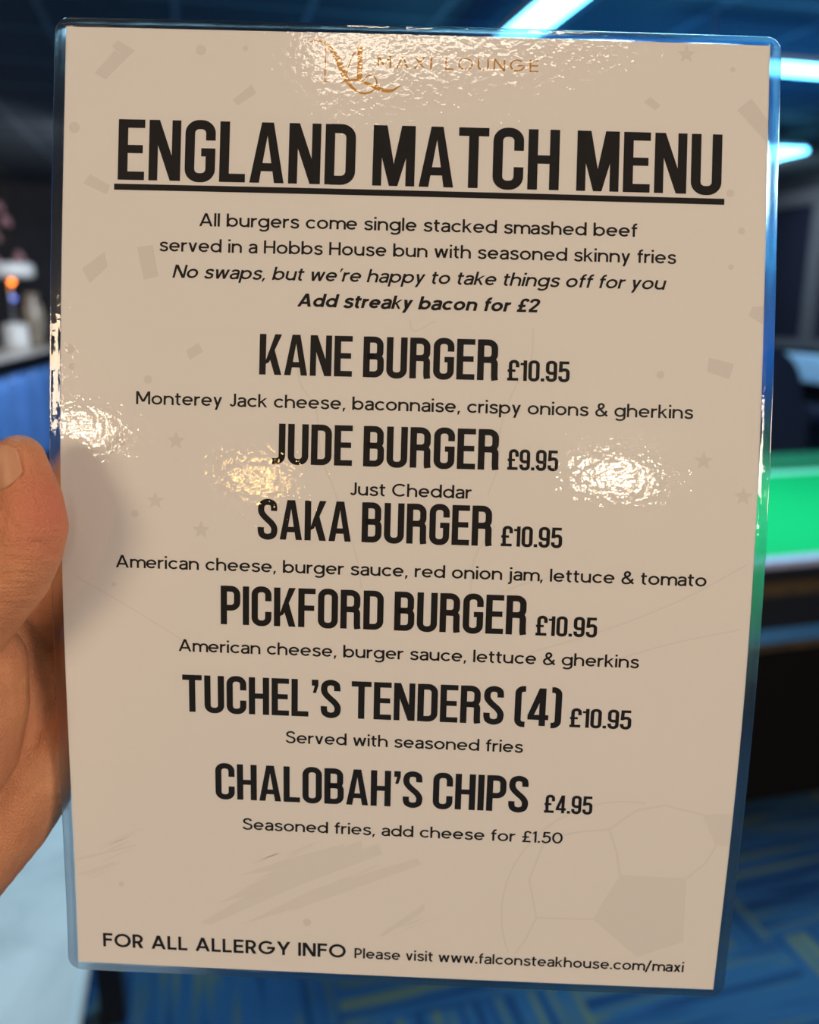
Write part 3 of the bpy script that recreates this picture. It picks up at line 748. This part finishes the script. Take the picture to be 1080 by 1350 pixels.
# faint printed confetti, brush marks and a football in the background of the sheet
BALL = (72.7, 271.0)
PENTA = [(71.6, 256.5), (92.7, 256.7), (93.6, 279.7), (79.2, 286.1), (64.0, 272.8)]
SEAMS = [[(71.6, 256.5), (69.9, 248.1), (67.1, 240.8)], [(67.1, 240.8), (57.9, 242.0), (47.5, 244.6), (43.0, 259.6), (46.0, 273.2), (64.0, 272.8)], [(67.1, 240.8), (75.2, 233.8), (83.9, 231.8), (95.9, 234.5), (100.9, 244.6)], [(100.9, 244.6), (98.1, 251.0), (92.7, 256.7)], [(46.0, 273.2), (42.6, 282.1), (39.7, 286.7)]]
CONF = [[(-96.2, 13.5), (-92.8, 15.4), (-86.9, 9.3), (-90.3, 6.7)], [(-91.3, 5.4), (-89.3, 3.7), (-84.2, 6.6), (-86.9, 9.3)], [(-54.6, 20.6), (-52.9, 22.2), (-47.6, 18.4), (-49.0, 15.8)], [(-96.9, 43.5), (-90.7, 46.8), (-91.7, 49.5), (-98.9, 46.3)], [(-98.7, 71.7), (-96.3, 76.0), (-90.9, 70.9), (-92.0, 66.5)], [(-82.2, 65.0), (-77.4, 64.2), (-75.5, 73.5), (-79.9, 74.6)], [(95.6, 19.5), (99.9, 16.0), (104.9, 22.3), (104.7, 29.0)], [(67.8, 18.0), (69.8, 16.3), (72.9, 18.9), (71.2, 20.3)], [(101.6, 78.1), (104.8, 78.0), (104.9, 83.4), (100.4, 80.8)], [(89.2, 93.6), (96.6, 95.2), (95.4, 99.8), (88.7, 97.7)], [(-66.8, 95.4), (-63.0, 93.0), (-61.5, 95.7), (-65.6, 98.1)], [(-90.9, 125.1), (-86.2, 120.4), (-85.0, 123.8), (-89.7, 127.4)]]
DOTS = [(-64.4, 6.0, 1.6), (-51.1, 5.2, .8), (-101.9, 29.8, 1.7), (-102.2, 95.8, 1.5), (97.8, 55.7, 1.1), (94.9, 66.5, .9), (75.0, 99.0, 1.2), (-78.2, 104.3, 1.3), (-82.0, 144.9, 1.2), (-88.9, 167.0, .8), (94.2, 44.5, 1.2), (-89.7, 268.0, .9), (-28.4, 278.7, 1.4), (94.0, 7.5, .8), (-101.5, 101, 1.0), (-16, 186, .8)]
STARS = [(-69.4, 122.5), (88.7, 124.2), (-61.6, 149.4), (-75.7, 140.8), (100.8, 134.4), (80.1, 3.4)]
BRUSH = [[(-63.8, 280.7), (-33.6, 260.7), (-5.3, 249.3), (-4.1, 252.9), (-31.3, 265.6), (-60.3, 281.2)], [(-57.9, 273.4), (-40.4, 262.3), (-10.9, 248.3), (-10.3, 252.6), (-39.3, 267.3)], [(-49.8, 280.6), (-26.7, 266.7), (7.2, 253.6), (8.4, 256.0), (-23.3, 270.3)], [(-50.8, 262.9), (-33.6, 255.7), (-16.6, 249.9), (-16.5, 252.3), (-33.6, 259.5)], [(-4.8, 282.1), (9.8, 269.8), (9.9, 272.4), (-3.6, 282.7)], [(-104.1, 259.4), (-84.1, 253.4), (-84.1, 254.1), (-104.1, 260.5)], [(-103.8, 265.1), (-91.3, 260.0), (-91.3, 260.8), (-103.8, 265.7)]]
CUP = [[(37.0, 86.3), (36.6, 95.3), (32.3, 103.7), (30.2, 109.0), (28.2, 116.6), (27.8, 127.1), (25.1, 136.3)], [(-33.6, 95.6), (-31.9, 104.6), (-27.1, 112.0), (-25.3, 125.6), (-20.5, 137.6), (-14.0, 155.9), (-12.2, 165.9)], [(27.7, 145.3), (22.0, 154.7), (20.8, 166.4)], [(0.1, 84.3), (1.7, 88.0), (7.7, 84.8)]]
LINES = [[(-100.8, 165.0), (-84.2, 174.0), (-65.3, 185.3)], [(39.9, 183.8), (62.4, 175.8), (84.5, 165.8), (103.0, 154.8)], [(58.4, 187.8), (80.8, 179.9), (102.0, 174.5)], [(25.5, 167.8), (36.7, 162.7), (45.7, 160.1)]]
def fan(poly):
    c = np.mean(np.array(poly, float), axis=0); out = []
    m = len(poly)
    for i in range(m):
        a, b = np.array(poly[i], float), np.array(poly[(i+1) % m], float)
        for k in range(3):
            s0, s1 = k/3, (k+1)/3
            out.append((c+(a-c)*s0, c+(b-c)*s0, c+(b-c)*s1, c+(a-c)*s1))
    return out
q = []
for poly in CONF: q += fan(poly)
for x, y, r in DOTS: q += fan([(x+r*math.cos(t*math.pi/6), y+r*math.sin(t*math.pi/6)) for t in range(12)])
for x, y in STARS: q += fan([(x+(2.9 if t % 2 == 0 else 1.25)*math.sin(t*math.pi/5), y-(2.9 if t % 2 == 0 else 1.25)*math.cos(t*math.pi/5)) for t in range(10)])
sheet_mesh('confetti_print', q, 0.00003, M['faint_ink'], paper, 'faint grey confetti, dots and stars')
rb = random.Random(9)
for poly in BRUSH:
    q = fan(poly)
    x0, x1 = min(p[0] for p in poly), max(p[0] for p in poly); y0, y1 = min(p[1] for p in poly), max(p[1] for p in poly)
    for k in range(4):
        t = rb.uniform(.1, .7); x, y = x0+(x1-x0)*t, y1+(y0-y1)*t+rb.uniform(-3, 3); ln = rb.uniform(5, 16)
        q += pen([(x, y), (x+ln*.5, y-ln*.27), (x+ln, y-ln*.5)], [.1, rb.uniform(.3, .9), .1], 3)
    sheet_mesh('brush_print', q, 0.00002, M['fainter_ink'], paper)
for pts in CUP + LINES:
    sheet_mesh('line_print', pen(pts, [.5]*len(pts)), 0.00002, M['fainter_ink'], paper)
q = fan(PENTA)
for pts in SEAMS: q += strip(pts, .7, False, 3)
q += strip([(BALL[0]+38*math.cos(t), BALL[1]+40*math.sin(t)) for t in np.linspace(2.75, 4.85, 30)], .6, False, 3)
q += fan([(105, 233.5), (95.9, 234.5), (100.9, 244.6), (105, 245)])
sheet_mesh('football_print', q, 0.00003, M['fainter_ink'], paper, 'faint grey football')

# ------------------------------------------------------------------ the hand holding the menu by its left edge
HORG = VIEW @ Vector((-0.155, -0.115, -0.262))            # origin: heel of the palm
HINV = (Matrix.Translation(HORG) @ Matrix.Rotation(math.pi/2 - PITCH, 4, 'X')).inverted()
def cp(x, y, d):
    """point seen at frame position (x, y), d metres from the lens -> hand object's axes"""
    w = VIEW @ Vector(((x-540)/F*d, -(y-675)/F*d, -d))
    return HINV @ w
def hand_mesh():
    bm = bmesh.new()
    def ball(c, r, sq=(1, 1, 1)):
        bmesh.ops.create_icosphere(bm, subdivisions=3, radius=r, matrix=Matrix.Translation(c) @ Matrix.Diagonal((*sq, 1)))
    def chain(js, step=0.3):
        """js: (x, y, depth, radius in mm) joints; tapering limb of overlapping balls"""
        P = [(cp(x, y, d), r/1000) for x, y, d, r in js]
        for (a, ra), (b, rb_) in zip(P, P[1:]):
            n = max(2, int((b-a).length/(min(ra, rb_)*step)))
            for k in range(n+1):
                t = k/n; ball(a.lerp(b, t), ra+(rb_-ra)*t)
    # thumb: tip, pad, joint, base, heel
    chain([(26, 606, .2345, 7.2), (33, 630, .2345, 7.7), (40, 662, .2345, 9.0), (41, 694, .2350, 10.2), (33, 722, .2360, 10.6),
           (12, 758, .2375, 11.6), (-18, 798, .2400, 11.4), (-60, 852, .2440, 11.8), (-110, 940, .2500, 15), (-170, 1060, .2580, 18)], .22)
    # ball of the thumb
    chain([(-30, 878, .2530, 14.6), (-34, 930, .2540, 16.0), (-52, 985, .2560, 17.5), (-95, 1045, .2600, 19)], .22)
    # palm: folds running to the finger roots behind the sheet
    chain([(-15, 790, .2800, 12), (18, 850, .2790, 12), (28, 920, .2770, 13), (14, 990, .2770, 15), (-40, 1080, .2770, 18), (-120, 1130, .2750, 20)], .25)
    # index finger, reaching up behind the sheet
    chain([(-40, 850, .2800, 12), (10, 745, .2800, 11.5), (64, 675, .2760, 9.6), (104, 634, .2700, 9.0), (150, 590, .2640, 8.4), (190, 560, .2600, 7.6), (222, 540, .2585, 6.8)], .25)
    # middle finger
    chain([(-30, 930, .2850, 12.5), (60, 812, .2860, 11), (118, 760, .2790, 9.6), (190, 705, .2690, 8.8), (245, 668, .2640, 8.0), (285, 645, .2620, 7.0)], .25)
    # ring finger
    chain([(-20, 1000, .2860, 13), (68, 905, .2850, 11), (125, 862, .2800, 9.6), (200, 815, .2710, 8.6), (250, 790, .2660, 7.8), (290, 772, .2640, 6.8)], .25)
    # little finger and the outer edge of the hand
    chain([(-130, 1190, .2760, 20), (-60, 1133, .2760, 20), (-5, 1072, .2770, 19), (38, 1016, .2790, 17.5), (72, 985, .2810, 14.5), (120, 950, .2780, 10.0), (190, 910, .2740, 8.6), (240, 885, .2700, 7.6), (275, 868, .2680, 6.6)], .25)
    # wrist and forearm
    chain([(-110, 1130, .2720, 22), (-220, 1230, .2750, 23), (-420, 1480, .2900, 25), (-800, 1950, .3300, 31)], .3)
    me = bpy.data.meshes.new('hand'); bm.to_mesh(me); bm.free()
    tmp = bpy.data.objects.new('hand_source', me); col.objects.link(tmp)
    m = tmp.modifiers.new('r', 'REMESH'); m.mode = 'VOXEL'; m.voxel_size = 0.0008; m.adaptivity = 0
    s = tmp.modifiers.new('s', 'SMOOTH'); s.factor = 0.5; s.iterations = 9
    dg = bpy.context.evaluated_depsgraph_get(); dg.update()
    out = bpy.data.meshes.new_from_object(tmp.evaluated_get(dg))
    bpy.data.objects.remove(tmp); bpy.data.meshes.remove(me)
    return out
hm = hand_mesh()
print('HAND verts', len(hm.vertices))

# creases: shallow folds cut across the thumb's joint, groove beside the nail
V = np.zeros(len(hm.vertices)*3); hm.vertices.foreach_get('co', V); V = V.reshape(-1, 3)
Nn = np.zeros(len(hm.vertices)*3); hm.vertices.foreach_get('normal', Nn); Nn = Nn.reshape(-1, 3)
def fold(p0, p1, width, depth):
    """sink the surface along a line between two points given in hand axes"""
    a, b = np.array(p0), np.array(p1); d = b-a; L2 = d@d
    t = np.clip((V-a)@d/L2, 0, 1)
    q_ = a + t[:, None]*d
    dist = np.linalg.norm(V-q_, axis=1)
    fade = np.clip(np.minimum(t, 1-t)*5, 0.0, 1)*0.8+0.2
    return -depth*np.exp(-(dist/width)**2)*fade
disp = np.zeros(len(V))
def surf_pt(x, y):
    """nearest hand surface point seen at frame position (x, y)"""
    o = np.array(HINV @ (VIEW @ Vector((0, 0, 0)))); d = np.array(cp(x, y, 1.0)) - o; d /= np.linalg.norm(d)
    r = V - o; k = r@d; e = np.linalg.norm(r - k[:, None]*d, axis=1)
    ok = e < 0.0009
    if not ok.any(): return None
    i = np.where(ok)[0][np.argmin(k[ok])]
    return V[i]
for (x0, y0, x1, y1, w_, dp) in ((-14, 703, 24, 697, .0009, .0011), (-10, 716, 50, 719, .0008, .0010), (-10, 727, 32, 729, .0007, .0007), (-12, 738, 36, 741, .0008, .0009), (-14, 750, 24, 752, .0007, .0007), (-14, 762, 18, 760, .0008, .0008), (46, 716, 80, 734, .0010, .0008), (-4, 690, 18, 686, .0008, .0009), (-2, 677, 10, 674, .0008, .0006), (28, 586, 28, 640, .0007, .0008), (4, 646, 26, 640, .0008, .0006),
        (2, 862, 16, 934, .0010, .0007), (24, 908, 36, 896, .0010, .0006), (26, 910, 32, 925, .0009, .0005), (8, 940, 28, 985, .0010, .0004),
        (52, 920, 76, 990, .0012, .0010), (64, 868, 80, 905, .0012, .0010), (50, 940, 44, 985, .0012, .0008), (22, 1062, 66, 1022, .0010, .0006), (30, 1100, 22, 1150, .0010, .0005), (52, 1110, 34, 1150, .0010, .0005)):
    a, b = surf_pt(x0, y0), surf_pt(x1, y1)
    if a is not None and b is not None: disp += fold(a, b, w_, dp)
V = V + Nn*disp[:, None]
hm.vertices.foreach_set('co', V.ravel()); hm.update()
hm.polygons.foreach_set('use_smooth', [True]*len(hm.polygons))

def skin_material():
    m, nt, p = new_mat('skin')
    N = nt.nodes.new; L = nt.links.new
    tc = N('ShaderNodeTexCoord')
    n = N('ShaderNodeTexNoise'); n.inputs['Scale'].default_value = 55; n.inputs['Detail'].default_value = 4
    L(tc.outputs['Object'], n.inputs['Vector'])
    r = N('ShaderNodeValToRGB'); r.color_ramp.elements[0].position = .3; r.color_ramp.elements[1].position = .72
    r.color_ramp.elements[0].color = (0.58, 0.235, 0.11, 1); r.color_ramp.elements[1].color = (0.72, 0.325, 0.155, 1)
    L(n.outputs['Fac'], r.inputs['Fac'])
    # redder finger pad: blood in the pressed thumb tip
    vec = N('ShaderNodeVectorMath'); vec.operation = 'DISTANCE'; vec.inputs[1].default_value = tuple(cp(66, 668, .230))
    L(tc.outputs['Object'], vec.inputs[0])
    mr = N('ShaderNodeMapRange'); mr.inputs['From Min'].default_value = 0.004; mr.inputs['From Max'].default_value = 0.020
    mr.inputs['To Min'].default_value = 0.85; mr.inputs['To Max'].default_value = 0.0
    L(vec.outputs['Value'], mr.inputs['Value'])
    mx = N('ShaderNodeMix'); mx.data_type = 'RGBA'; mx.inputs['B'].default_value = (0.66, 0.205, 0.12, 1)
    L(mr.outputs['Result'], mx.inputs['Factor']); L(r.outputs['Color'], mx.inputs['A'])
    L(mx.outputs['Result'], p.inputs['Base Color'])
    v = N('ShaderNodeTexVoronoi'); v.inputs['Scale'].default_value = 1500
    w = N('ShaderNodeTexNoise'); w.inputs['Scale'].default_value = 260; w.inputs['Detail'].default_value = 3
    L(tc.outputs['Object'], v.inputs['Vector']); L(tc.outputs['Object'], w.inputs['Vector'])
    ad0 = N('ShaderNodeMath'); ad0.operation = 'ADD'; L(v.outputs['Distance'], ad0.inputs[0]); L(w.outputs['Fac'], ad0.inputs[1])
    # fine cross lines over the thumb joint
    mp = N('ShaderNodeMapping'); mp.inputs['Scale'].default_value = (110, 760, 110); mp.inputs['Rotation'].default_value = (0, 0, 0.12)
    wl = N('ShaderNodeTexNoise'); wl.inputs['Scale'].default_value = 1; wl.inputs['Detail'].default_value = 3
    L(tc.outputs['Object'], mp.inputs['Vector']); L(mp.outputs['Vector'], wl.inputs['Vector'])
    dv = N('ShaderNodeVectorMath'); dv.operation = 'DISTANCE'; dv.inputs[1].default_value = tuple(cp(0, 735, .229)); L(tc.outputs['Object'], dv.inputs[0])
    mk = N('ShaderNodeMapRange'); mk.inputs['From Min'].default_value = 0.007; mk.inputs['From Max'].default_value = 0.022
    mk.inputs['To Min'].default_value = 3.2; mk.inputs['To Max'].default_value = 0.5; L(dv.outputs['Value'], mk.inputs['Value'])
    ml = N('ShaderNodeMath'); ml.operation = 'MULTIPLY'; L(wl.outputs['Fac'], ml.inputs[0]); L(mk.outputs['Result'], ml.inputs[1])
    ad = N('ShaderNodeMath'); ad.operation = 'ADD'; L(ad0.outputs[0], ad.inputs[0]); L(ml.outputs[0], ad.inputs[1])
    b = N('ShaderNodeBump'); b.inputs['Strength'].default_value = 0.6; b.inputs['Distance'].default_value = 0.0005
    L(ad.outputs[0], b.inputs['Height']); L(b.outputs['Normal'], p.inputs['Normal'])
    p.inputs['Roughness'].default_value = 0.48
    p.inputs['Specular IOR Level'].default_value = 0.4
    p.inputs['Subsurface Weight'].default_value = 0.25
    p.inputs['Subsurface Radius'].default_value = (1.0, 0.35, 0.2)
    p.inputs['Subsurface Scale'].default_value = 0.0025
    return m
M['skin'] = skin_material()
M['nail'] = simple('thumb_nail', (0.58, 0.275, 0.15), 0.5, noise=0.08, nscale=90)
hm.materials.clear(); hm.materials.append(M['skin'])
hand = bpy.data.objects.new('hand', hm); col.objects.link(hand)
hand.matrix_world = HINV.inverted()
tag(hand, 'hand gripping the laminated menu by its left edge, thumb in front', 'hand')

# thumbnail: a curved plate on the thumb's outer side
def nail_mesh():
    a, b = cp(26, 606, .2345), cp(40, 662, .2345)
    ax_ = (b-a).normalized()
    view = (Vector(HINV @ (VIEW @ Vector((0, 0, 0)))) - a).normalized()
    e1 = (view - ax_*view.dot(ax_)).normalized(); e2 = ax_.cross(e1)
    if e2.dot(cp(0, 606, .2345)-cp(24, 606, .2345)) < 0: e2 = -e2
    ns, nf = 22, 20
    top, bot = [], []
    for i in range(ns+1):
        s = i/ns
        L0, L1 = -0.0042, 0.0082
        for j in range(nf+1):
            f_ = j/nf*2-1
            # rounded outline: ends pull in towards the sides
            z0 = L0 + 0.0022*abs(f_)**2.5; z1 = L1 - 0.0036*abs(f_)**2.2
            z = z0+(z1-z0)*s
            phi = math.radians(48 + 48*f_)
            rr = 7.2 + (7.7-7.2)*max(0, z*1000)/5.4
            cap = math.sqrt(max(0.1, rr*rr - min(0, z*1000)**2)) if z < 0 else rr
            rad = (cap*0.5 + rr*0.5 + 0.05 - 0.9*max(0, abs(f_)-.55)**1.5*1.6)/1000
            c = a + ax_*z
            d = e1*math.cos(phi) + e2*math.sin(phi)
            top.append(c + d*(rad+0.00018)); bot.append(c + d*(rad-0.0009))
    k = nf+1; n_ = len(top); fs = []
    for i in range(ns):
        for j in range(nf):
            q = i*k+j; fs += [(q, q+1, q+k+1, q+k), (n_+q, n_+q+k, n_+q+k+1, n_+q+1)]
    rim = list(range(k)) + [i*k+nf for i in range(1, ns+1)] + [ns*k+j for j in range(nf-1, -1, -1)] + [i*k for i in range(ns-1, 0, -1)]
    for p_, q_ in zip(rim, rim[1:]+rim[:1]): fs.append((p_, q_, n_+q_, n_+p_))
    return top+bot, fs
nv, nf_ = nail_mesh()
mesh_from('thumb_nail', nv, nf_, M['nail'], hand, True, 'short pale thumbnail')
